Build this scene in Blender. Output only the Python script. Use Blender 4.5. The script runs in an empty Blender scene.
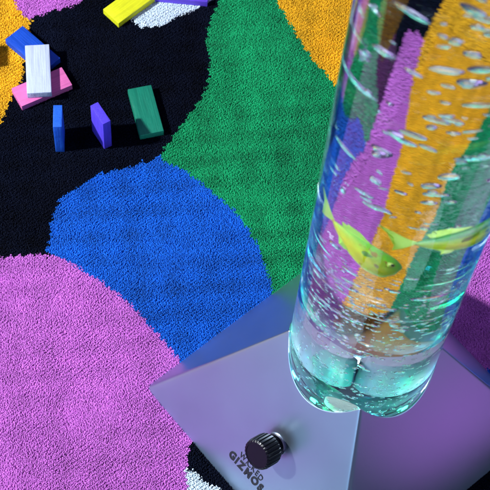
import bpy, bmesh, math, random
import numpy as np
from mathutils import Vector, Matrix, Quaternion

random.seed(7)
rng = np.random.default_rng(11)
SC = bpy.context.scene
COL = SC.collection
R_ = math.radians
PI = math.pi

# ------------------------------------------------------------------ camera
F_PX = 1509.9                      # focal length in pixels of the 490 px frame
CAM = Vector((-0.08599, -0.69068, 1.33991))
RW = Matrix(((0.998377, 0.0, -0.056952),
             (-0.026094, 0.888859, -0.457438),
             (0.050622, 0.458182, 0.887416)))
cd = bpy.data.cameras.new('camera')
cam = bpy.data.objects.new('camera', cd)
COL.objects.link(cam)
m4 = RW.to_4x4(); m4.translation = CAM
cam.matrix_world = m4
cd.sensor_width = 36; cd.lens = 36 * F_PX / 490
cd.clip_start = 0.02; cd.clip_end = 50
cd.dof.use_dof = True; cd.dof.focus_distance = 1.40; cd.dof.aperture_fstop = 20
SC.camera = cam


def at(px, py, z=0.0):
    """point at height z that the photograph shows at (px, py)"""
    d = RW @ Vector((px - 245, -(py - 245), -F_PX))
    return CAM + d * ((z - CAM.z) / d.z)


def onplane(px, py, p0, n):
    d = RW @ Vector((px - 245, -(py - 245), -F_PX))
    return CAM + d * ((p0 - CAM).dot(n) / d.dot(n))


# ------------------------------------------------------------------ helpers
def link(name, me, mat=None, parent=None):
    o = bpy.data.objects.new(name, me)
    COL.objects.link(o)
    if mat:
        me.materials.append(mat)
    if parent:
        o.parent = parent
    return o


def from_bm(name, bm, mat=None, parent=None, smooth=True, angle=None):
    me = bpy.data.meshes.new(name)
    bmesh.ops.recalc_face_normals(bm, faces=bm.faces)
    bm.to_mesh(me); bm.free()
    for p in me.polygons:
        p.use_smooth = smooth
    if angle is not None:
        me.set_sharp_from_angle(angle=R_(angle))
    return link(name, me, mat, parent)


def empty(name, loc):
    o = bpy.data.objects.new(name, None)
    o.empty_display_size = 0.02
    o.location = loc
    COL.objects.link(o)
    return o


def tag(o, label, cat, group=None, kind=None):
    if label: o['label'] = label
    if cat: o['category'] = cat
    if group: o['group'] = group
    if kind: o['kind'] = kind


def lathe_bm(prof, n=96, close=True):
    """surface of revolution of (r, z) points, capped where r == 0"""
    bm = bmesh.new()
    rings = []
    for r, z in prof:
        if r < 1e-7:
            rings.append([bm.verts.new((0, 0, z))])
        else:
            rings.append([bm.verts.new((r * math.cos(2 * PI * k / n), r * math.sin(2 * PI * k / n), z)) for k in range(n)])
    for a, b in zip(rings[:-1], rings[1:]):
        if len(a) == 1 and len(b) == 1:
            continue
        for k in range(n):
            k2 = (k + 1) % n
            if len(a) == 1:
                bm.faces.new((a[0], b[k], b[k2]))
            elif len(b) == 1:
                bm.faces.new((a[k], a[k2], b[0]))
            else:
                bm.faces.new((a[k], a[k2], b[k2], b[k]))
    return bm


def new_mat(name):
    m = bpy.data.materials.new(name)
    m.use_nodes = True
    nt = m.node_tree
    for n in list(nt.nodes):
        nt.nodes.remove(n)
    out = nt.nodes.new('ShaderNodeOutputMaterial')
    return m, nt, out


def pbsdf(name, color, rough=0.5, metallic=0.0, spec=0.5, bump=None, coat=0.0, sheen=0.0, sss=0.0):
    m, nt, out = new_mat(name)
    b = nt.nodes.new('ShaderNodeBsdfPrincipled')
    b.inputs['Base Color'].default_value = (*color, 1)
    b.inputs['Roughness'].default_value = rough
    b.inputs['Metallic'].default_value = metallic
    b.inputs['Specular IOR Level'].default_value = spec
    b.inputs['Coat Weight'].default_value = coat
    b.inputs['Sheen Weight'].default_value = sheen
    if sss:
        b.inputs['Subsurface Weight'].default_value = sss
        b.inputs['Subsurface Scale'].default_value = 0.004
    if bump:
        scale, dist = bump
        tc = nt.nodes.new('ShaderNodeTexCoord')
        no = nt.nodes.new('ShaderNodeTexNoise'); no.inputs['Scale'].default_value = scale
        no.inputs['Detail'].default_value = 4
        bu = nt.nodes.new('ShaderNodeBump'); bu.inputs['Distance'].default_value = dist
        bu.inputs['Strength'].default_value = 1
        nt.links.new(tc.outputs['Object'], no.inputs['Vector'])
        nt.links.new(no.outputs[0], bu.inputs['Height'])
        nt.links.new(bu.outputs[0], b.inputs['Normal'])
    nt.links.new(b.outputs[0], out.inputs[0])
    return m


def glass(name, ior, color=(1, 1, 1), rough=0.0):
    m, nt, out = new_mat(name)
    g = nt.nodes.new('ShaderNodeBsdfGlass')
    g.inputs['IOR'].default_value = ior
    g.inputs['Color'].default_value = (*color, 1)
    g.inputs['Roughness'].default_value = rough
    nt.links.new(g.outputs[0], out.inputs[0])
    return m


def emit(name, color, strength):
    m, nt, out = new_mat(name)
    e = nt.nodes.new('ShaderNodeEmission')
    e.inputs[0].default_value = (*color, 1)
    e.inputs[1].default_value = strength
    nt.links.new(e.outputs[0], out.inputs[0])
    return m


# ------------------------------------------------------------------ rug
# colour patches of the rug, outlined on the floor (photo pixels -> floor points)
PATCHES = [
    # (material index, outline in photo pixels)  0 navy 1 pink 2 blue 3 green 4 yellow 5 white
    (4, [(-120, -80), (-20, -60), (10, -6), (16, 6), (21, 14), (30, 19), (29, 40), (24, 62), (22, 78), (14, 93), (6, 108), (0, 122), (-30, 150), (-120, 170)]),
    (1, [(-20, -60), (10, -6), (16, 6), (21, 14), (30, 18.5), (38, 16), (46, 12), (56, 10), (68, 7.5), (80, 1), (95, -20), (90, -70), (30, -90)]),
    (5, [(128, -30), (130, 0), (131, 21), (141, 27.5), (158, 26.5), (172, 20), (186, 13), (200, 6), (213, -1), (226, -30), (220, -70), (160, -80)]),
    (3, [(236, -40), (224, -10), (216, 8), (208, 22), (206, 45), (209, 60), (209, 75), (206, 88), (198, 102), (184, 121), (170, 140), (159, 155),
         (164, 161), (180, 169), (198, 180), (219, 198), (236, 212), (246, 226), (256, 243), (264, 262), (270, 280), (273, 296), (300, 330), (400, 340), (390, 300), (372, 255), (368, 225), (365, 195), (359, 172), (348, 146), (350, 113), (347, 100), (338, 88), (321, 69), (310, 55), (302, 45), (288, 21), (280, 8), (274, -4), (262, -40)]),
    (2, [(159, 155), (148, 161), (135, 165), (118, 169), (100, 173), (84, 181), (65, 193), (55, 207), (50, 222), (49, 238), (45, 252), (60, 258), (82, 270),
         (104, 284), (126, 300), (143, 317), (157, 334), (170, 349), (182, 363), (230, 400), (330, 390), (330, 330), (300, 330), (273, 296), (270, 280), (264, 262),
         (256, 243), (246, 226), (236, 212), (219, 198), (198, 180), (180, 169), (164, 161)]),
    (1, [(-140, 262), (-60, 256), (0, 258), (24, 255), (42, 254), (60, 258), (82, 270), (104, 284), (126, 300), (143, 317), (157, 334), (170, 349), (182, 363),
         (215, 400), (212, 432), (191, 440), (187, 456), (186, 472), (188, 492), (176, 530), (130, 600), (40, 680), (-140, 700), (-260, 500)]),
    (5, [(186, 470), (196, 473), (204, 480), (215, 485), (226, 496), (250, 540), (262, 620), (200, 700), (130, 680), (130, 600), (176, 530), (188, 492)]),
    # beyond the lamp
    (4, [(262, -40), (274, -4), (280, 8), (288, 21), (302, 45), (310, 55), (321, 69), (338, 88), (347, 100), (350, 113), (348, 146), (359, 172), (365, 195),
         (368, 225), (372, 255), (390, 300), (424, 292), (434, 258), (443, 222), (446, 200), (450, 178), (464, 156), (478, 120), (500, 95), (525, 68), (540, 32), (530, -20), (500, -120), (470, -260), (300, -240), (240, -160)]),
    (1, [(390, 300), (424, 292), (434, 258), (443, 222), (446, 200), (450, 178), (464, 156), (478, 120), (500, 95), (525, 68), (540, 34), (562, 40), (590, 62), (580, 107), (565, 150), (552, 183),
         (562, 225), (560, 262), (533, 295), (520, 322), (503, 345), (486, 374), (470, 382), (430, 400), (392, 330)]),
    (3, [(565, 150), (590, 148), (630, 150), (680, 118), (740, 100), (770, 200), (700, 300), (670, 320), (640, 280), (610, 215), (580, 195), (552, 187)]),
    (2, [(552, 187), (580, 195), (610, 215), (640, 280), (670, 320), (700, 380), (640, 420), (560, 430), (500, 384), (486, 374), (503, 345), (520, 322), (533, 295), (560, 262), (562, 225)]),
    (1, [(770, 200), (700, 300), (670, 320), (700, 380), (790, 430), (900, 420), (940, 280), (880, 160), (800, 150)]),
    (1, [(585, 475), (640, 458), (760, 480), (900, 560), (900, 700), (760, 710), (640, 670), (560, 630), (535, 560)]),
    (5, [(400, 690), (470, 670), (520, 700), (540, 790), (430, 800), (370, 760)]),
    (4, [(-420, 300), (-300, 240), (-200, 300), (-200, 460), (-300, 620), (-480, 560)]),
    (3, [(-500, -200), (-250, -260), (-150, -120), (-160, 40), (-300, 160), (-480, 60)]),
    (2, [(640, -200), (760, -260), (1000, -200), (1050, 0), (900, 80), (760, 40), (660, -60)]),
]


def inside(px, py, poly):
    x, y = np.asarray(px), np.asarray(py)
    c = np.zeros(x.shape, bool)
    n = len(poly)
    for i in range(n):
        x1, y1 = poly[i]; x2, y2 = poly[(i + 1) % n]
        if y1 == y2:
            continue
        k = ((y1 > y) != (y2 > y)) & (x < (x2 - x1) * (y - y1) / (y2 - y1) + x1)
        c ^= k
    return c


FLOOR_PATCHES = [(c, [tuple(at(x, y, 0.0)[:2]) for x, y in poly]) for c, poly in PATCHES]


def smooth_noise(x, y, scale, seed):
    r = np.random.default_rng(seed)
    v = np.zeros_like(x)
    for k in range(7):
        a = r.uniform(0, 2 * PI); f = scale * r.uniform(0.6, 1.8)
        v += np.sin((x * math.cos(a) + y * math.sin(a)) * f + r.uniform(0, 6.28))
    return v / 2.6


def tufts(x0, x1, y0, y1, s, rad, hole=None, depth=0.007):
    dy = s * 0.866
    ny = int((y1 - y0) / dy); nx = int((x1 - x0) / s)
    gx, gy = np.meshgrid(np.arange(nx), np.arange(ny))
    X = x0 + (gx + 0.5 * (gy % 2)) * s; Y = y0 + gy * dy
    X = X.ravel(); Y = Y.ravel()
    if hole:
        k = ~((X > hole[0]) & (X < hole[1]) & (Y > hole[2]) & (Y < hole[3]))
        X, Y = X[k], Y[k]
    # the yarn grid the colours change on: gives the borders their little steps
    ca, sa = math.cos(R_(38)), math.sin(R_(38))
    q = 0.0052
    U = X * ca + Y * sa; V = -X * sa + Y * ca
    V2 = (np.floor(V / q) + 0.5) * q
    U2 = (np.floor(U / q + 0.5 * (np.floor(V / q) % 2)) + 0.5 - 0.5 * (np.floor(V / q) % 2)) * q
    SX = (U2 * ca - V2 * sa) * 0.75 + X * 0.25; SY = (U2 * sa + V2 * ca) * 0.75 + Y * 0.25
    SX += rng.normal(0, 0.0005, len(X)); SY += rng.normal(0, 0.0005, len(X))
    colr = np.zeros(X.shape, int)
    for c, poly in FLOOR_PATCHES:
        colr[inside(SX, SY, poly)] = c
    n = len(X)
    X = X + rng.normal(0, s * 0.17, n); Y = Y + rng.normal(0, s * 0.17, n)
    H = rng.normal(0, 0.00015, n) + 0.0006 * smooth_noise(X, Y, 60, 3)
    H = H + 0.00030 * np.sin(V * 2 * PI / 0.0033 + 1.5 * smooth_noise(X, Y, 50, 9))
    H = H - 0.0005 * (rng.random(n) < 0.06)
    # brushed direction of the pile
    an = 1.1 * smooth_noise(X, Y, 22, 5) + 0.8 * smooth_noise(X, Y, 70, 6) + rng.normal(0, 0.7, n)
    le = s * (0.75 + 0.5 * rng.random(n))
    LX = np.cos(an) * le; LY = np.sin(an) * le
    K = 4
    a0 = rng.uniform(0, 2 * PI, n)
    lv = [(-depth * 0.55, 0.8, 0.0), (-0.0013, 1.0, 0.35), (-0.0004, 0.78, 0.8), (0.0001, 0.30, 1.0)]
    P = np.zeros((n, 4 * K, 3))
    sq = 1 + rng.normal(0, 0.15, n)
    for li, (z, r, f) in enumerate(lv):
        for k in range(K):
            a = a0 + 2 * PI * k / K + 0.3 * li
            rr = rad * r * (1 + rng.normal(0, 0.16, n))
            P[:, li * K + k, 0] = X + LX * f + rr * np.cos(a) * sq
            P[:, li * K + k, 1] = Y + LY * f + rr * np.sin(a) / sq
            P[:, li * K + k, 2] = z + H * (1 if li else 0) + (rng.normal(0, 0.00025, n) if li > 1 else 0)
    fq = []
    for li in range(3):
        for k in range(K):
            k2 = (k + 1) % K
            fq.append((li * K + k, li * K + k2, (li + 1) * K + k2, (li + 1) * K + k))
    fq = np.array(fq)
    base = (np.arange(n) * 4 * K)[:, None, None]
    quads = (fq[None] + base).reshape(-1)
    caps = (np.arange(3 * K, 4 * K)[None] + (np.arange(n) * 4 * K)[:, None]).reshape(-1)
    val = rng.normal(0, 0.7, n) + 0.5 * smooth_noise(X, Y, 38, 31) + 0.6 * smooth_noise(X, Y, 170, 33) + 0.25 * smooth_noise(X, Y, 9, 35)
    return P.reshape(-1, 3), quads, caps, colr, n, len(fq), K, val


def rug_mesh(name, parts, mats, parent):
    co, li, ls, mi, va = [], [], [], [], []
    off = 0; loff = 0
    for P, q, c, colr, n, nq, K, val in parts:
        co.append(P); li += [q + off, c + off]
        ls += [loff + np.arange(n * nq) * 4, loff + n * nq * 4 + np.arange(n) * K]
        mi += [np.repeat(colr, nq), colr]
        va.append(np.repeat(val, 4 * K))
        off += len(P); loff += n * nq * 4 + n * K
    co = np.concatenate(co); li = np.concatenate(li); ls = np.concatenate(ls); mi = np.concatenate(mi); va = np.concatenate(va)
    me = bpy.data.meshes.new(name)
    me.vertices.add(len(co)); me.vertices.foreach_set('co', co.ravel().astype(np.float32))
    me.loops.add(len(li)); me.loops.foreach_set('vertex_index', li.astype(np.int32))
    me.polygons.add(len(ls)); me.polygons.foreach_set('loop_start', ls.astype(np.int32))
    me.polygons.foreach_set('material_index', mi.astype(np.int32))
    me.polygons.foreach_set('use_smooth', np.ones(len(ls), bool))
    at_ = me.attributes.new('yarn', 'FLOAT', 'POINT')
    at_.data.foreach_set('value', va.astype(np.float32))
    me.update(calc_edges=True)
    for m in mats:
        me.materials.append(m)
    o = bpy.data.objects.new(name, me); COL.objects.link(o); o.parent = parent
    return o


def yarn(name, col, var=0.16, rough=0.75, sheen=0.35, spec=0.2):
    m, nt, out = new_mat(name)
    b = nt.nodes.new('ShaderNodeBsdfPrincipled')
    a = nt.nodes.new('ShaderNodeAttribute'); a.attribute_name = 'yarn'
    mp = nt.nodes.new('ShaderNodeMath'); mp.operation = 'MULTIPLY_ADD'
    mp.inputs[1].default_value = var; mp.inputs[2].default_value = 1.0
    nt.links.new(a.outputs['Fac'], mp.inputs[0])
    vm = nt.nodes.new('ShaderNodeVectorMath'); vm.operation = 'SCALE'
    vm.inputs[0].default_value = col
    nt.links.new(mp.outputs[0], vm.inputs['Scale'])
    nt.links.new(vm.outputs[0], b.inputs['Base Color'])
    b.inputs['Roughness'].default_value = rough
    b.inputs['Specular IOR Level'].default_value = spec
    b.inputs['Sheen Weight'].default_value = sheen
    b.inputs['Sheen Roughness'].default_value = 0.35
    b.inputs['Sheen Tint'].default_value = (*[min(1, c * 1.5 + .1) for c in col], 1)
    nt.links.new(b.outputs[0], out.inputs[0])
    return m


YARN = [yarn('navy_yarn', (0.002, 0.0035, 0.011), 0.3, sheen=0.015, spec=0.06),
        yarn('pink_yarn', (0.53, 0.15, 0.56), 0.11),
        yarn('blue_yarn', (0.004, 0.11, 0.54), 0.16),
        yarn('green_yarn', (0.003, 0.27, 0.095), 0.22),
        yarn('yellow_yarn', (0.80, 0.42, 0.012), 0.16),
        yarn('white_yarn', (0.66, 0.78, 0.86), 0.06)]
rug = empty('rug', (0, 0, 0))
tag(rug, 'tufted rug with navy, pink, blue, green, yellow and white wavy colour patches', 'rug')
DX0, DX1, DY0, DY1 = -0.30, 0.30, -0.35, 0.31
dense = tufts(DX0, DX1, DY0, DY1, 0.00118, 0.00110)
coarse = tufts(-0.95, 1.15, -0.85, 0.95, 0.0036, 0.0025, hole=(DX0, DX1, DY0, DY1), depth=0.008)
pile = rug_mesh('pile', [dense, coarse], YARN, rug)
bm = bmesh.new()
bmesh.ops.create_cube(bm, size=1, matrix=Matrix.Translation((0.1, 0.05, -0.0085)) @ Matrix.Diagonal((2.12, 1.82, 0.004, 1)))
from_bm('backing', bm, pbsdf('rug_backing_cloth', (0.02, 0.02, 0.03), 0.9), rug, smooth=False)
bm = bmesh.new()
bmesh.ops.create_grid(bm, x_segments=1, y_segments=1, size=6)
fl = from_bm('floor', bm, pbsdf('floor_paint', (0.05, 0.04, 0.09), 0.6, bump=(8, 0.002)), smooth=False)
fl.location = (0, 0, -0.0106); fl['kind'] = 'structure'


# ------------------------------------------------------------------ dominoes
def wood_paint(name, col, rough=0.5):
    m, nt, out = new_mat(name)
    b = nt.nodes.new('ShaderNodeBsdfPrincipled')
    tc = nt.nodes.new('ShaderNodeTexCoord')
    mp = nt.nodes.new('ShaderNodeMapping'); mp.inputs['Scale'].default_value = (25, 420, 420)
    no = nt.nodes.new('ShaderNodeTexNoise'); no.inputs['Scale'].default_value = 1.0; no.inputs['Detail'].default_value = 6
    no.inputs['Distortion'].default_value = 0.6
    n2 = nt.nodes.new('ShaderNodeTexNoise'); n2.inputs['Scale'].default_value = 160; n2.inputs['Detail'].default_value = 5
    cr = nt.nodes.new('ShaderNodeMapRange')
    cr.inputs['From Min'].default_value = 0.3; cr.inputs['From Max'].default_value = 0.7
    cr.inputs['To Min'].default_value = 0.80; cr.inputs['To Max'].default_value = 1.06
    nt.links.new(tc.outputs['Object'], mp.inputs[0]); nt.links.new(mp.outputs[0], no.inputs['Vector'])
    nt.links.new(tc.outputs['Object'], n2.inputs['Vector'])
    nt.links.new(no.outputs[0], cr.inputs[0])
    vm = nt.nodes.new('ShaderNodeVectorMath'); vm.operation = 'SCALE'; vm.inputs[0].default_value = col
    nt.links.new(cr.outputs[0], vm.inputs['Scale'])
    nt.links.new(vm.outputs[0], b.inputs['Base Color'])
    ad = nt.nodes.new('ShaderNodeMath'); ad.operation = 'ADD'
    nt.links.new(no.outputs[0], ad.inputs[0]); nt.links.new(n2.outputs[0], ad.inputs[1])
    bu = nt.nodes.new('ShaderNodeBump'); bu.inputs['Distance'].default_value = 0.00045
    nt.links.new(ad.outputs[0], bu.inputs['Height']); nt.links.new(bu.outputs[0], b.inputs['Normal'])
    b.inputs['Roughness'].default_value = rough
    b.inputs['Specular IOR Level'].default_value = 0.35
    nt.links.new(b.outputs[0], out.inputs[0])
    return m


def domino(mat, L, W, T, label, loc, rot):
    """a bevelled wooden block; long axis is local x"""
    bm = bmesh.new()
    bmesh.ops.create_cube(bm, size=1, matrix=Matrix.Diagonal((L, W, T, 1)))
    bmesh.ops.subdivide_edges(bm, edges=bm.edges, cuts=3, use_grid_fill=True)
    bmesh.ops.bevel(bm, geom=[e for e in bm.edges if e.is_manifold and e.calc_face_angle(0) > 1], offset=0.0007, segments=2, affect='EDGES', profile=0.6)
    r = random.Random(label)
    for v in bm.verts:
        v.co += Vector((r.uniform(-1, 1), r.uniform(-1, 1), r.uniform(-1, 1))) * 0.00007
    o = from_bm('domino', bm, mat, smooth=True, angle=40)
    o.location = loc; o.rotation_mode = 'QUATERNION'; o.rotation_quaternion = rot
    tag(o, label, 'domino', 'wooden dominoes scattered on the rug')
    return o


def yaw_of(p, q, z):
    a, b = at(*p, z), at(*q, z)
    return math.atan2(b.y - a.y, b.x - a.x)


def lying(mat, label, ctr, p, q, ztop, L=0.058, W=0.0252, T=0.009, tilt=(0, 0)):
    c = at(*ctr, ztop)
    rot = Matrix.Rotation(yaw_of(p, q, ztop), 4, 'Z') @ Matrix.Rotation(tilt[0], 4, 'X') @ Matrix.Rotation(tilt[1], 4, 'Y')
    return domino(mat, L, W, T, label, (c.x, c.y, ztop - T / 2 - 0.001), rot.to_quaternion())


def standing(mat, label, ctr, p, q, h=0.049, W=0.0258, T=0.009, lean=0.0):
    c = at(*ctr, h)
    rot = Matrix.Rotation(yaw_of(p, q, h), 4, 'Z') @ Matrix.Rotation(lean, 4, 'X') @ Matrix.Rotation(R_(90), 4, 'Y')
    # long axis x -> vertical; width y stays; but width runs along p-q, so turn a quarter about the vertical
    rot = Matrix.Rotation(yaw_of(p, q, h) - PI / 2, 4, 'Z') @ Matrix.Rotation(lean, 4, 'Y') @ Matrix.Rotation(R_(90), 4, 'Y')
    return domino(mat, h, W, T, label, (c.x, c.y, h / 2 - 0.0005), rot.to_quaternion())


PB = wood_paint('royal_blue_paint', (0.006, 0.07, 0.50))
lying(PB, 'royal blue domino lying half under the white domino', (32.5, 48), (14, 32), (51.5, 64.5), 0.009)
lying(wood_paint('candy_pink_paint', (0.72, 0.16, 0.42)), 'pink domino lying under the lower half of the white domino', (41.8, 86), (66.5, 75), (17, 96), 0.009)
lying(wood_paint('white_paint', (0.56, 0.63, 0.80)), 'white domino lying on top of the pink and royal blue dominoes', (38, 68), (36.7, 43), (39, 92.5), 0.0183, L=0.060)
lying(wood_paint('yellow_paint', (0.74, 0.74, 0.015)), 'lemon yellow domino lying at the edge of the white rug patch', (131.0, 1.0), (111.7, 15.2), (150, -12.5), 0.009)
lying(wood_paint('violet_paint', (0.13, 0.06, 0.62)), 'violet domino lying on the white rug patch, only its edge in frame', (182, -10.5), (155, -13), (209, -8), 0.009)
lying(wood_paint('emerald_paint', (0.006, 0.20, 0.12)), 'dark green domino lying alone on the navy rug patch', (145.6, 109.3), (139.3, 86), (152, 132.6), 0.009)
standing(wood_paint('sky_blue_paint', (0.018, 0.13, 0.66)), 'bright blue domino standing upright on its end', (57.5, 115.6), (57.3, 127), (57.7, 104))
standing(wood_paint('purple_paint', (0.10, 0.06, 0.68)), 'purple domino standing upright on its end, turned at an angle', (100.4, 112.8), (107.3, 123), (93.4, 102.5))
standing(wood_paint('orange_paint', (0.75, 0.22, 0.02)), 'domino standing just outside the frame casting a shadow on the yellow patch', (-47, 36), (-47, 48), (-47, 24))

# ------------------------------------------------------------------ bubble lamp
CX, CY = 0.08978, -0.17356
HALF, ROT, HA = 0.13339, -0.11431, 0.24916
RT, RWT = 0.0640, 0.0585         # outer tube, water
lamp = empty('bubble_lamp', (CX, CY, 0))
tag(lamp, 'tall clear water-filled bubble tube lamp on a satin silver pyramid base', 'lamp')


def pyr_z(x, y):
    """height of the pyramid over local (x, y), its ridges slightly rounded"""
    a = -(ROT - PI / 4)
    u = x * math.cos(a) - y * math.sin(a); v = x * math.sin(a) + y * math.cos(a)
    n = 60
    m = max(abs(u), abs(v), 1e-9)
    return HA * (1 - m * ((abs(u) / m) ** n + (abs(v) / m) ** n) ** (1 / n) / HALF)


def base_mesh():
    bm = bmesh.new()
    N = 4
    angs = []
    for k in range(4):
        a0 = ROT + k * PI / 2
        for j in range(-45, 45):
            t = abs(j) / 45
            angs.append(a0 + math.copysign((0.12 * t + 0.88 * t * t), j) * PI / 4)
    prev = None; rings = []
    for a in angs:
        c, s = math.cos(a), math.sin(a)
        # distance to the square's edge with the rounded corners
        r = HALF * HA / max(1e-9, (HA - pyr_z(c * 0.01, s * 0.01)) / 0.01) / 1.0
        r = HA / ((HA - pyr_z(c * 0.01, s * 0.01)) / 0.01)
        rh = RT + 0.0006
        col = []
        col.append((c * rh, s * rh, 0.104))
        zt = pyr_z(c * rh, s * rh)
        col.append((c * rh, s * rh, zt - 0.0005))
        rh2 = rh + 0.0006
        col.append((c * rh2, s * rh2, pyr_z(c * rh2, s * rh2)))
        for f in (0.012, 0.03, 0.15, 0.3, 0.45, 0.6, 0.75, 0.9, 0.99, 1.0):
            rr = rh2 + (r - rh2) * f
            col.append((c * rr, s * rr, pyr_z(c * rr, s * rr)))
        col.append((c * (r + .0006), s * (r + .0006), -0.0012))
        col.append((c * (r + .0006), s * (r + .0006), -0.006))
        rings.append([bm.verts.new(p) for p in col])
    n = len(rings)
    for k in range(n):
        a, b = rings[k], rings[(k + 1) % n]
        for j in range(len(a) - 1):
            bm.faces.new((a[j], a[j + 1], b[j + 1], b[j]))
    # socket floor
    cv = bm.verts.new((0, 0, 0.104))
    for k in range(n):
        bm.faces.new((cv, rings[k][0], rings[(k + 1) % n][0]))
    return bm


def satin_metal():
    m, nt, out = new_mat('satin_silver')
    b = nt.nodes.new('ShaderNodeBsdfPrincipled')
    b.inputs['Base Color'].default_value = (0.48, 0.59, 0.72, 1)
    b.inputs['Metallic'].default_value = 1.0
    b.inputs['Roughness'].default_value = 0.24
    tc = nt.nodes.new('ShaderNodeTexCoord')
    no = nt.nodes.new('ShaderNodeTexNoise'); no.inputs['Scale'].default_value = 900; no.inputs['Detail'].default_value = 3
    bu = nt.nodes.new('ShaderNodeBump'); bu.inputs['Distance'].default_value = 0.00004
    nt.links.new(tc.outputs['Object'], no.inputs['Vector']); nt.links.new(no.outputs[0], bu.inputs['Height'])
    nt.links.new(bu.outputs[0], b.inputs['Normal'])
    n2 = nt.nodes.new('ShaderNodeTexNoise'); n2.inputs['Scale'].default_value = 14; n2.inputs['Detail'].default_value = 4
    mr = nt.nodes.new('ShaderNodeMapRange'); mr.inputs['To Min'].default_value = 0.32; mr.inputs['To Max'].default_value = 0.42
    nt.links.new(tc.outputs['Object'], n2.inputs['Vector']); nt.links.new(n2.outputs[0], mr.inputs[0]); nt.links.new(mr.outputs[0], b.inputs['Roughness'])
    nt.links.new(b.outputs[0], out.inputs[0])
    return m


METAL = satin_metal()
from_bm('base', base_mesh(), METAL, lamp, smooth=True, angle=14)

BLACK = pbsdf('black_plastic', (0.004, 0.004, 0.008), 0.30, spec=0.4, bump=(1500, 0.00003))
RUBBER = pbsdf('black_rubber', (0.012, 0.012, 0.015), 0.7)
TZ0, TZ1 = 0.106, 0.93
bm = lathe_bm([(0, TZ0), (RT - 0.003, TZ0), (RT - 0.0009, TZ0 + 0.0009), (RT, TZ0 + 0.003), (RT, TZ0 + 0.0034), (RT, TZ0 + 0.0045), (RT, TZ1 - 0.003), (RT, TZ1 - 0.001), (RT - 0.001, TZ1), (0, TZ1)], 192)
from_bm('tube', bm, glass('clear_acrylic', 1.47, (0.985, 0.995, 1.0)), lamp, smooth=True, angle=40)
WZ0 = 0.1125
bm = lathe_bm([(0, WZ0), (RWT - 0.004, WZ0), (RWT - 0.0012, WZ0 + 0.0012), (RWT, WZ0 + 0.004), (RWT, WZ0 + 0.0044), (RWT, WZ0 + 0.0056), (RWT, 0.922), (RWT, 0.925), (0, 0.925)], 192)
from_bm('water', bm, glass('water_in_acrylic', 1.333 / 1.47, (0.965, 0.99, 0.995)), lamp, smooth=True, angle=60)
bm = lathe_bm([(0, 0.932), (RT + 0.004, 0.932), (RT + 0.005, 0.935), (RT + 0.005, 0.956), (RT + 0.002, 0.962), (0, 0.962)], 96)
from_bm('lid', bm, BLACK, lamp, angle=40)

# in the foot of the tube: pale plate, air stone, ring of light diodes
PLATE = pbsdf('dark_mirror_plate', (0.22, 0.26, 0.28), 0.12, metallic=1.0)
bm = lathe_bm([(0, 0.1132), (0.0555, 0.1132), (0.0562, 0.1145), (0.0555, 0.1165), (0.0535, 0.1185), (0.0515, 0.1165), (0.0500, 0.1168), (0.0485, 0.1185), (0.0470, 0.1168), (0.0400, 0.1168), (0.0385, 0.1185), (0.0370, 0.1168), (0.031, 0.1168), (0.0295, 0.1182), (0.028, 0.1165), (0, 0.1165)], 96)
from_bm('bottom_plate', bm, PLATE, lamp, angle=35)
for sx_, sy_, hz in ((-0.007, 0.018, 0.066), (0.0178, 0.012, 0.070)):  # two pale capsules, added to imitate the pale lobes in the foot
    bm = lathe_bm([(0, -0.004), (0.006, -0.002), (0.0105, 0.003), (0.0125, 0.010), (0.0130, 0.020), (0.0124, hz - 0.004), (0.0110, hz), (0, hz)], 40)
    o = from_bm('pale_capsule', bm, pbsdf('pale_plastic', (0.36, 0.34, 0.46), 0.3), lamp, angle=60)
    o.location = (sx_, sy_, 0.1215)
bm = lathe_bm([(0, 0.1162), (0.0105, 0.1162), (0.0110, 0.1175), (0.0110, 0.126), (0.0100, 0.1275), (0.0, 0.128)], 48)
for v in bm.verts: v.co += Vector((-0.012, -0.030, 0.004))
from_bm('air_stone', bm, pbsdf('air_stone_grit', (0.55, 0.60, 0.52), 0.8, bump=(900, 0.001)), lamp, angle=50)
LED_G = emit('green_diode_glow', (0.02, 1.0, 0.36), 800)
LED_C = emit('cyan_diode_glow', (0.05, 0.75, 1.0), 350)
LED_W = emit('white_diode_glow', (0.8, 0.95, 1.0), 260)
for k in range(12):
    a = 2 * PI * k / 12 + 0.2
    bm = lathe_bm([(0, -0.001), (0.0024, -0.001), (0.0024, 0.0012), (0.0017, 0.0022), (0, 0.0028)], 14)
    o = from_bm('light_diode', bm, (LED_C, LED_G, LED_W)[k % 3], lamp)
    o.location = (0.044 * math.cos(a), 0.044 * math.sin(a), 0.1185)

bm = lathe_bm([(0, 0.921), (0.030, 0.921), (0.030, 0.9235), (0, 0.9235)], 48)
from_bm('added_tube_fill', bm, emit('tube_fill_glow', (0.85, 0.95, 1.0), 85), lamp)  # added glowing disc under the lid, brightens fish and bubbles from above

# knob on the left front face of the base
fa = ROT - 3 * PI / 4                                  # direction the face looks in
nf = Vector((math.cos(fa) * HA, math.sin(fa) * HA, HALF)).normalized()
fu = Vector((-math.sin(fa), math.cos(fa), 0))          # along the face, level
fv = nf.cross(fu).normalized()
if fv.z < 0: fv = -fv
if fv.cross(nf).dot(fu) < 0: fu = -fu                  # fu x fv = nf
p0 = Vector((CX, CY, HA))
KC = onplane(276, 444, p0, nf)
Q = Matrix((fu, fv, nf)).transposed().to_4x4()


def on_face(o, p, lift=0.0):
    mw = Matrix.Translation(p + nf * lift - Vector((CX, CY, 0))) @ Q
    o.matrix_local = mw


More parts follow.
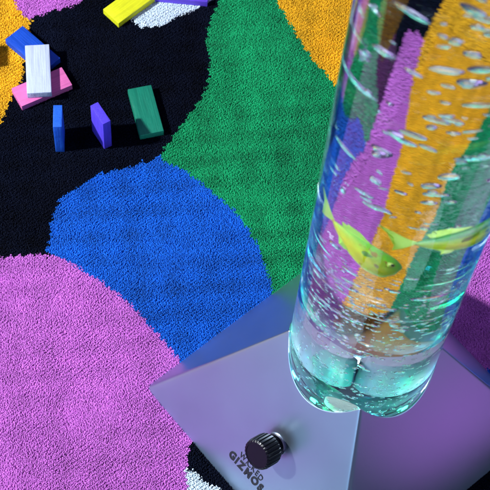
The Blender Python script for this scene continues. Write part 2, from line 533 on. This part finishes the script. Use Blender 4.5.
knob = empty('control_knob', (0, 0, 0)); knob.parent = lamp
on_face(knob, KC); knob.scale = (0.79, 0.79, 0.86)
bm = bmesh.new()
prof = [(0.0, 0.010), (0.0165, 0.010), (0.0182, 0.0115), (0.0188, 0.014), (0.0188, 0.0275), (0.0178, 0.0305), (0.0160, 0.0318), (0.0145, 0.0318), (0.0140, 0.0312), (0.0, 0.0312)]
NK = 26 * 8
rings = []
for r, z in prof:
    if r == 0:
        rings.append([bm.verts.new((0, 0, z))]); continue
    ring = []
    for k in range(NK):
        a = 2 * PI * k / NK
        rb = r
        if r > 0.0155:
            ph = (k % 8) / 8
            rb = r - 0.0014 * (max(0, math.cos(2 * PI * ph)) ** 0.6) * (1 if 0.013 < z < 0.029 else 0.45)
        ring.append(bm.verts.new((rb * math.cos(a), rb * math.sin(a), z)))
    rings.append(ring)
for a, b in zip(rings[:-1], rings[1:]):
    for k in range(NK):
        k2 = (k + 1) % NK
        if len(a) == 1: bm.faces.new((a[0], b[k], b[k2]))
        elif len(b) == 1: bm.faces.new((a[k], a[k2], b[0]))
        else: bm.faces.new((a[k], a[k2], b[k2], b[k]))
grip = from_bm('grip', bm, BLACK, knob, smooth=True, angle=35)
o = from_bm('shaft', lathe_bm([(0, -0.001), (0.0095, -0.001), (0.0095, 0.0102), (0, 0.0102)], 48), BLACK, knob, angle=40)
o = from_bm('collar', lathe_bm([(0, -0.001), (0.0138, -0.001), (0.0138, 0.0012), (0.0128, 0.0022), (0, 0.0022)], 64), pbsdf('collar_metal', (0.5, 0.52, 0.58), 0.25, metallic=1.0), knob, angle=40)


# printed lettering on the face
def glyphs(text, size, offset, spacing=1.0, shear=0.0):
    cu = bpy.data.curves.new('t', 'FONT')
    cu.body = text; cu.size = size; cu.offset = offset; cu.extrude = 0.00012
    cu.space_character = spacing; cu.shear = shear; cu.resolution_u = 6
    ob = bpy.data.objects.new('t', cu); COL.objects.link(ob)
    dg = bpy.context.evaluated_depsgraph_get()
    me = bpy.data.meshes.new_from_object(ob.evaluated_get(dg))
    bpy.data.objects.remove(ob); bpy.data.curves.remove(cu)
    return me


def lettering(name, rows, parent, mat):
    """rows: (text, x, y, size, offset, advance, per-letter jitter, width)"""
    bm = bmesh.new()
    for text, x, y, size, off, adv, jit, wide in rows:
        cx_ = x
        for i, ch in enumerate(text):
            me = glyphs(ch, size, off)
            xs = [v.co.x for v in me.vertices]
            x0, x1 = min(xs), max(xs)
            r = random.Random(i * 7 + len(text))
            rot = r.uniform(-1, 1) * jit; dy = r.uniform(-1, 1) * jit * size * 0.35
            M = Matrix.Translation((cx_ + (x1 - x0) * wide / 2, y + dy, 0.0)) @ Matrix.Rotation(rot, 4, 'Z') @ Matrix.Diagonal((wide, 1, 1, 1)) @ Matrix.Translation((-(x0 + x1) / 2, 0, 0))
            me.transform(M)
            bm.from_mesh(me)
            bpy.data.meshes.remove(me)
            cx_ += (x1 - x0) * wide + adv
    o = from_bm(name, bm, mat, parent, smooth=False)
    return o


INK = pbsdf('black_print', (0.012, 0.012, 0.016), 0.45)
LP = onplane(228.5, 455, p0, nf)          # start of the bold line's baseline
lo = lettering('printed_lettering', [
    ('GIZMOS', 0.0, 0.0, 0.0118, 0.00062, 0.0013, 0.05, 0.86),
    ('WICKED', 0.0090, 0.0100, 0.0092, 0.00010, 0.0010, 0.22, 0.80)], lamp, INK)
on_face(lo, LP, 0.0003)
lo['label'] = 'black two-line brand lettering printed below the knob'

# ------------------------------------------------------------------ toy fish in the tube
def fish_mat(name, top, belly, mark, lo=-0.006, hi=0.006):
    m, nt, out = new_mat(name)
    b = nt.nodes.new('ShaderNodeBsdfPrincipled')
    tc = nt.nodes.new('ShaderNodeTexCoord')
    sp = nt.nodes.new('ShaderNodeSeparateXYZ')
    nt.links.new(tc.outputs['Object'], sp.inputs[0])
    mr = nt.nodes.new('ShaderNodeMapRange')
    mr.inputs['From Min'].default_value = lo; mr.inputs['From Max'].default_value = hi
    no = nt.nodes.new('ShaderNodeTexNoise'); no.inputs['Scale'].default_value = 130; no.inputs['Detail'].default_value = 2
    nt.links.new(tc.outputs['Object'], no.inputs['Vector'])
    nt.links.new(sp.outputs['Z'], mr.inputs[0])
    mx = nt.nodes.new('ShaderNodeMix'); mx.data_type = 'RGBA'
    mx.inputs['A'].default_value = (*belly, 1); mx.inputs['B'].default_value = (*top, 1)
    nt.links.new(mr.outputs[0], mx.inputs['Factor'])
    th = nt.nodes.new('ShaderNodeMapRange'); th.inputs['From Min'].default_value = 0.60; th.inputs['From Max'].default_value = 0.66
    nt.links.new(no.outputs[0], th.inputs[0])
    m2 = nt.nodes.new('ShaderNodeMix'); m2.data_type = 'RGBA'
    nt.links.new(th.outputs[0], m2.inputs['Factor'])
    nt.links.new(mx.outputs['Result'], m2.inputs['A']); m2.inputs['B'].default_value = (*mark, 1)
    nt.links.new(m2.outputs['Result'], b.inputs['Base Color'])
    b.inputs['Roughness'].default_value = 0.35
    b.inputs['Subsurface Weight'].default_value = 0.3; b.inputs['Subsurface Scale'].default_value = 0.004
    nt.links.new(b.outputs[0], out.inputs[0])
    return m


def fish(L, mat_body, mat_fin, label, loc, rot, bend=0.0):
    """nose at +x, back at +z; body, forked tail, fins, eyes"""
    root = empty('toy_fish', loc)
    root.rotation_euler = rot
    tag(root, label, 'toy fish', 'plastic fish floating in the tube')

    def warp(v):
        y = v.y + bend * ((v.x / L) ** 2) * L
        return Vector((v.x, y, v.z))
    bm = bmesh.new()
    NS, NR = 22, 18
    rings = []
    for i in range(NS + 1):
        t = i / NS
        x = L * (0.5 - 0.80 * t)
        hh = L * 0.195 * (math.sin(PI * min(1, t * 1.02 + 0.02) ** 0.62) ** 0.80) + L * 0.020
        if i == 0: hh = L * 0.018
        ww = hh * 0.58
        zc = L * 0.012 * math.cos(PI * t)
        rings.append([bm.verts.new(warp(Vector((x, ww * math.sin(2 * PI * k / NR), zc + hh * math.cos(2 * PI * k / NR))))) for k in range(NR)])
    for a, b in zip(rings[:-1], rings[1:]):
        for k in range(NR):
            bm.faces.new((a[k], a[(k + 1) % NR], b[(k + 1) % NR], b[k]))
    bm.faces.new(rings[0]); bm.faces.new(rings[-1])
    from_bm('body', bm, mat_body, root)

    def fin(name, pts, th, mat=mat_fin, ymir=0.0):
        bm = bmesh.new()
        lo_ = [bm.verts.new(warp(Vector((x * L, (y if len(q) > 2 else ymir) * 1.0 - th / 2, z * L)))) for q in pts for (x, z, y) in [(q[0], q[1], q[2] * L if len(q) > 2 else 0)]]
        hi_ = [bm.verts.new(v.co + Vector((0, th, 0))) for v in lo_]
        bm.faces.new(lo_); bm.faces.new(hi_[::-1])
        n = len(lo_)
        for k in range(n):
            bm.faces.new((lo_[k], hi_[k], hi_[(k + 1) % n], lo_[(k + 1) % n]))
        bmesh.ops.triangulate(bm, faces=bm.faces)
        return from_bm(name, bm, mat, root, smooth=False)
    fin('tail_fin', [(-0.26, 0.018), (-0.32, 0.05), (-0.42, 0.13), (-0.52, 0.185), (-0.47, 0.09), (-0.42, 0.01), (-0.46, -0.08), (-0.50, -0.165), (-0.40, -0.12), (-0.31, -0.05), (-0.26, -0.018)], L * 0.022)
    fin('back_fin', [(0.18, 0.12), (0.10, 0.20), (-0.02, 0.235), (-0.12, 0.20), (-0.10, 0.17), (-0.17, 0.15), (-0.15, 0.09), (0.0, 0.12)], L * 0.022)
    fin('belly_fin', [(0.06, -0.13), (-0.02, -0.20), (-0.10, -0.21), (-0.09, -0.15), (-0.14, -0.11), (-0.04, -0.10)], L * 0.022)
    for s in (-1, 1):
        bm = bmesh.new()
        bmesh.ops.create_uvsphere(bm, u_segments=14, v_segments=8, radius=L * 0.042)
        e = from_bm('eye', bm, pbsdf('eye_lime', (0.5, 0.62, 0.10), 0.25), root)
        e.location = (L * 0.34, s * L * 0.108, L * 0.055); e.scale = (1, 0.55, 1)
        bm = bmesh.new()
        bmesh.ops.create_uvsphere(bm, u_segments=12, v_segments=8, radius=L * 0.019)
        pu = from_bm('pupil', bm, BLACK, e)
        pu.location = (L * 0.004, s * L * 0.030, 0)
        bm = bmesh.new()
        vs = [bm.verts.new(Vector(p) * L) for p in ((0.17, s * 0.125, -0.01), (0.05, s * 0.19, -0.035), (0.02, s * 0.20, -0.085), (0.10, s * 0.14, -0.075),
                                                   (0.17, s * 0.115, -0.03), (0.05, s * 0.18, -0.055), (0.02, s * 0.19, -0.105), (0.10, s * 0.13, -0.095))]
        for f in ((0, 1, 2, 3), (7, 6, 5, 4), (0, 4, 5, 1), (1, 5, 6, 2), (2, 6, 7, 3), (3, 7, 4, 0)):
            bm.faces.new([vs[i] for i in f])
        from_bm('side_fin', bm, mat_fin, root, smooth=False)
    return root


FB1 = fish_mat('lime_fish_skin', (0.30, 0.80, 0.07), (0.88, 0.92, 0.03), (0.50, 0.35, 0.05))
FB2 = fish_mat('yellow_green_fish_skin', (0.02, 0.20, 0.03), (0.70, 0.85, 0.04), (0.05, 0.16, 0.02), -0.007, 0.0015)
FF = pbsdf('lime_fin', (0.55, 0.95, 0.12), 0.4)
FF2 = pbsdf('olive_fin', (0.30, 0.46, 0.03), 0.4)
fish(0.066, FB1, FF, 'lime green plastic fish with brown marks, nose down towards the lower middle of the tube', (CX - 0.0285, CY - 0.020, 0.404), (R_(-60), R_(36), R_(-24)), 0.16)
fish(0.066, FB2, FF2, 'yellow-green plastic fish with a dark olive back at the right side of the tube', (CX + 0.020, CY - 0.018, 0.424), (R_(-56), R_(5), R_(10)), -0.15)

# ------------------------------------------------------------------ bubbles
AIR = glass('air_in_water', 1.0 / 1.333)


def bubble_mesh(sq, wob, seed):
    bm = bmesh.new()
    bmesh.ops.create_icosphere(bm, subdivisions=3, radius=1.0)
    r = random.Random(seed)
    ph = [r.uniform(0, 6.28) for _ in range(4)]
    for v in bm.verts:
        x, y, z = v.co
        k = 1 + wob * (math.sin(2 * x + ph[0]) * math.cos(3 * y + ph[1]) + 0.5 * math.sin(3 * z + 2 * x + ph[2]))
        v.co = Vector((x * k, y * k, z * sq * k * (0.8 if z < 0 else 1.0)))
    me = bpy.data.meshes.new('bubble')
    bm.to_mesh(me); bm.free()
    for p in me.polygons: p.use_smooth = True
    me.materials.append(AIR)
    return me


BM = [bubble_mesh(0.55, 0.10, 1), bubble_mesh(0.7, 0.08, 2), bubble_mesh(0.42, 0.14, 3), bubble_mesh(0.5, 0.2, 5)]
BS = bubble_mesh(0.9, 0.02, 4)
rb = random.Random(21)
placed = []


def put_bubble(me, x, y, z, r, label, group):
    for (a, b, c, q) in placed:
        if (a - x) ** 2 + (b - y) ** 2 + (c - z) ** 2 < (q + r) ** 2 * 1.05:
            return False
    placed.append((x, y, z, r))
    o = bpy.data.objects.new('bubble', me); COL.objects.link(o)
    k = rb.uniform(0.95, 1.8)
    o.location = (CX + x, CY + y, z); o.scale = (r * k, r / k ** 0.8, r)
    o.rotation_euler = (rb.uniform(-.25, .25), rb.uniform(-.2, .2), R_(-19) + rb.gauss(0, .55))
    tag(o, label, 'bubble', group)
    return True


n = 0
PLUMES = [(rb.uniform(-.03, .03), rb.uniform(-.03, .03), rb.uniform(0.42, 0.72)) for _ in range(9)]
while n < 190:
    if rb.random() < 0.55:
        q = rb.choice(PLUMES)
        x, y, z = q[0] + rb.gauss(0, .011), q[1] + rb.gauss(0, .011), q[2] + rb.gauss(0, .03)
    else:
        z = rb.uniform(0.20, 0.74)
        rr = 0.048 * math.sqrt(rb.random()); a = rb.uniform(0, 2 * PI)
        x, y = rr * math.cos(a), rr * math.sin(a)
    r = rb.choice([0.0011, 0.0015, 0.0018, 0.0022, 0.0026, 0.0030, 0.0036, 0.0044])
    if math.hypot(x, y) > 0.051 or z > 0.80: continue
    if z < 0.36 and r > 0.003: continue
    if 0.365 < z < 0.45 and rb.random() < 0.7: continue
    n += put_bubble(rb.choice(BM), x, y, z, r,
                    'flattened air bubble rising through the clear water of the tube', 'bubbles rising in the tube')
n = 0
while n < 105:
    z = 0.122 + 0.22 * rb.random() ** 1.2
    rr = 0.053 * math.sqrt(rb.random()); a = rb.uniform(0, 2 * PI)
    r = rb.uniform(0.0007, 0.0019)
    if z < 0.196 and (math.hypot(rr * math.cos(a) + 0.007, rr * math.sin(a) - 0.018) < 0.016 or math.hypot(rr * math.cos(a) - 0.0178, rr * math.sin(a) - 0.012) < 0.016): continue
    if z < 0.136 and math.hypot(rr * math.cos(a) + 0.012, rr * math.sin(a) + 0.030) < 0.014: continue
    n += put_bubble(BS, rr * math.cos(a), rr * math.sin(a), z, r,
                    'tiny air bubble swarming just above the lit foot of the tube', 'tiny bubbles at the foot of the tube')

# the finest froth, past counting: one object
bm = bmesh.new()
n = 0
while n < 1300:
    z = 0.124 + 0.21 * rb.random() ** 1.25
    rr = 0.055 * math.sqrt(rb.random()); a = rb.uniform(0, 2 * PI)
    x, y = rr * math.cos(a), rr * math.sin(a)
    r = rb.uniform(0.0005, 0.0012)
    if z < 0.196 and (math.hypot(x + 0.007, y - 0.018) < 0.015 or math.hypot(x - 0.019, y - 0.012) < 0.015): continue
    if z < 0.136 and math.hypot(x + 0.012, y + 0.030) < 0.014: continue
    if any((p - x) ** 2 + (q - y) ** 2 + (c - z) ** 2 < (u + r) ** 2 for p, q, c, u in placed): continue
    placed.append((x, y, z, r))
    bmesh.ops.create_icosphere(bm, subdivisions=2, radius=r, matrix=Matrix.Translation((x, y, z)) @ Matrix.Rotation(rb.uniform(0, 3), 4, 'Z') @ Matrix.Diagonal((1.5, 1.1, 0.55, 1)))
    n += 1
fr = from_bm('froth', bm, AIR)
fr.location = (CX, CY, 0)
tag(fr, 'fine glittering froth in the lowest part of the water', 'froth', kind='stuff')

# ------------------------------------------------------------------ light
w = bpy.data.worlds.new('World'); SC.world = w; w.use_nodes = True
nt = w.node_tree
for n_ in list(nt.nodes): nt.nodes.remove(n_)
wo = nt.nodes.new('ShaderNodeOutputWorld'); bg = nt.nodes.new('ShaderNodeBackground')
bg.inputs[0].default_value = (0.34, 0.33, 0.66, 1); bg.inputs[1].default_value = 0.23
nt.links.new(bg.outputs[0], wo.inputs[0])


def area(name, loc, target, size, energy, col, shape='DISK', size_y=None):
    l = bpy.data.lights.new(name, 'AREA'); l.shape = shape; l.size = size
    if size_y: l.size_y = size_y
    l.energy = energy; l.color = col
    o = bpy.data.objects.new(name, l); COL.objects.link(o)
    o.location = loc
    CAU = False
    l.cycles.is_caustics_light = CAU and name == 'key_lamp'
    o.rotation_euler = (Vector(target) - Vector(loc)).to_track_quat('-Z', 'Y').to_euler()
    return o


KD = 1.75                       # the key lamp stands to the left, half way up
kp = Vector((-0.17 - KD * math.cos(R_(8)), 0.12 - KD * math.sin(R_(8)), KD * math.tan(R_(44))))
area('key_lamp', kp, (0, 0, 0), 0.11, 115, (0.90, 0.95, 1.0))
area('violet_fill', (1.3, 0.9, 1.6), (0, 0, 0), 1.2, 6, (0.6, 0.4, 1.0), 'RECTANGLE', 1.0)  # unseen violet fill from behind, added for the coloured ambience
area('left_fill', (-1.25, -1.15, 0.42), (0.1, -0.2, 0.1), 0.9, 7.5, (0.42, 0.68, 1.0), 'RECTANGLE', 0.6)  # added fill with no visible source, brightens the left base face
area('right_fill', (1.35, -0.95, 0.40), (0.1, -0.2, 0.1), 0.9, 2.6, (0.5, 0.72, 1.0), 'RECTANGLE', 0.6)  # added unseen fill that lifts the right base face

SC.view_settings.view_transform = 'Standard'
SC.view_settings.look = 'None'
SC.view_settings.exposure = 0
SC.view_settings.gamma = 1
cy = SC.cycles
cy.use_denoising = True
cy.max_bounces = 24; cy.transmission_bounces = 22; cy.glossy_bounces = 8; cy.diffuse_bounces = 4; cy.transparent_max_bounces = 16
cy.caustics_reflective = True; cy.caustics_refractive = True
cy.sample_clamp_indirect = 14; cy.blur_glossy = 0.3
SC.render.resolution_x = 1024; SC.render.resolution_y = 1024
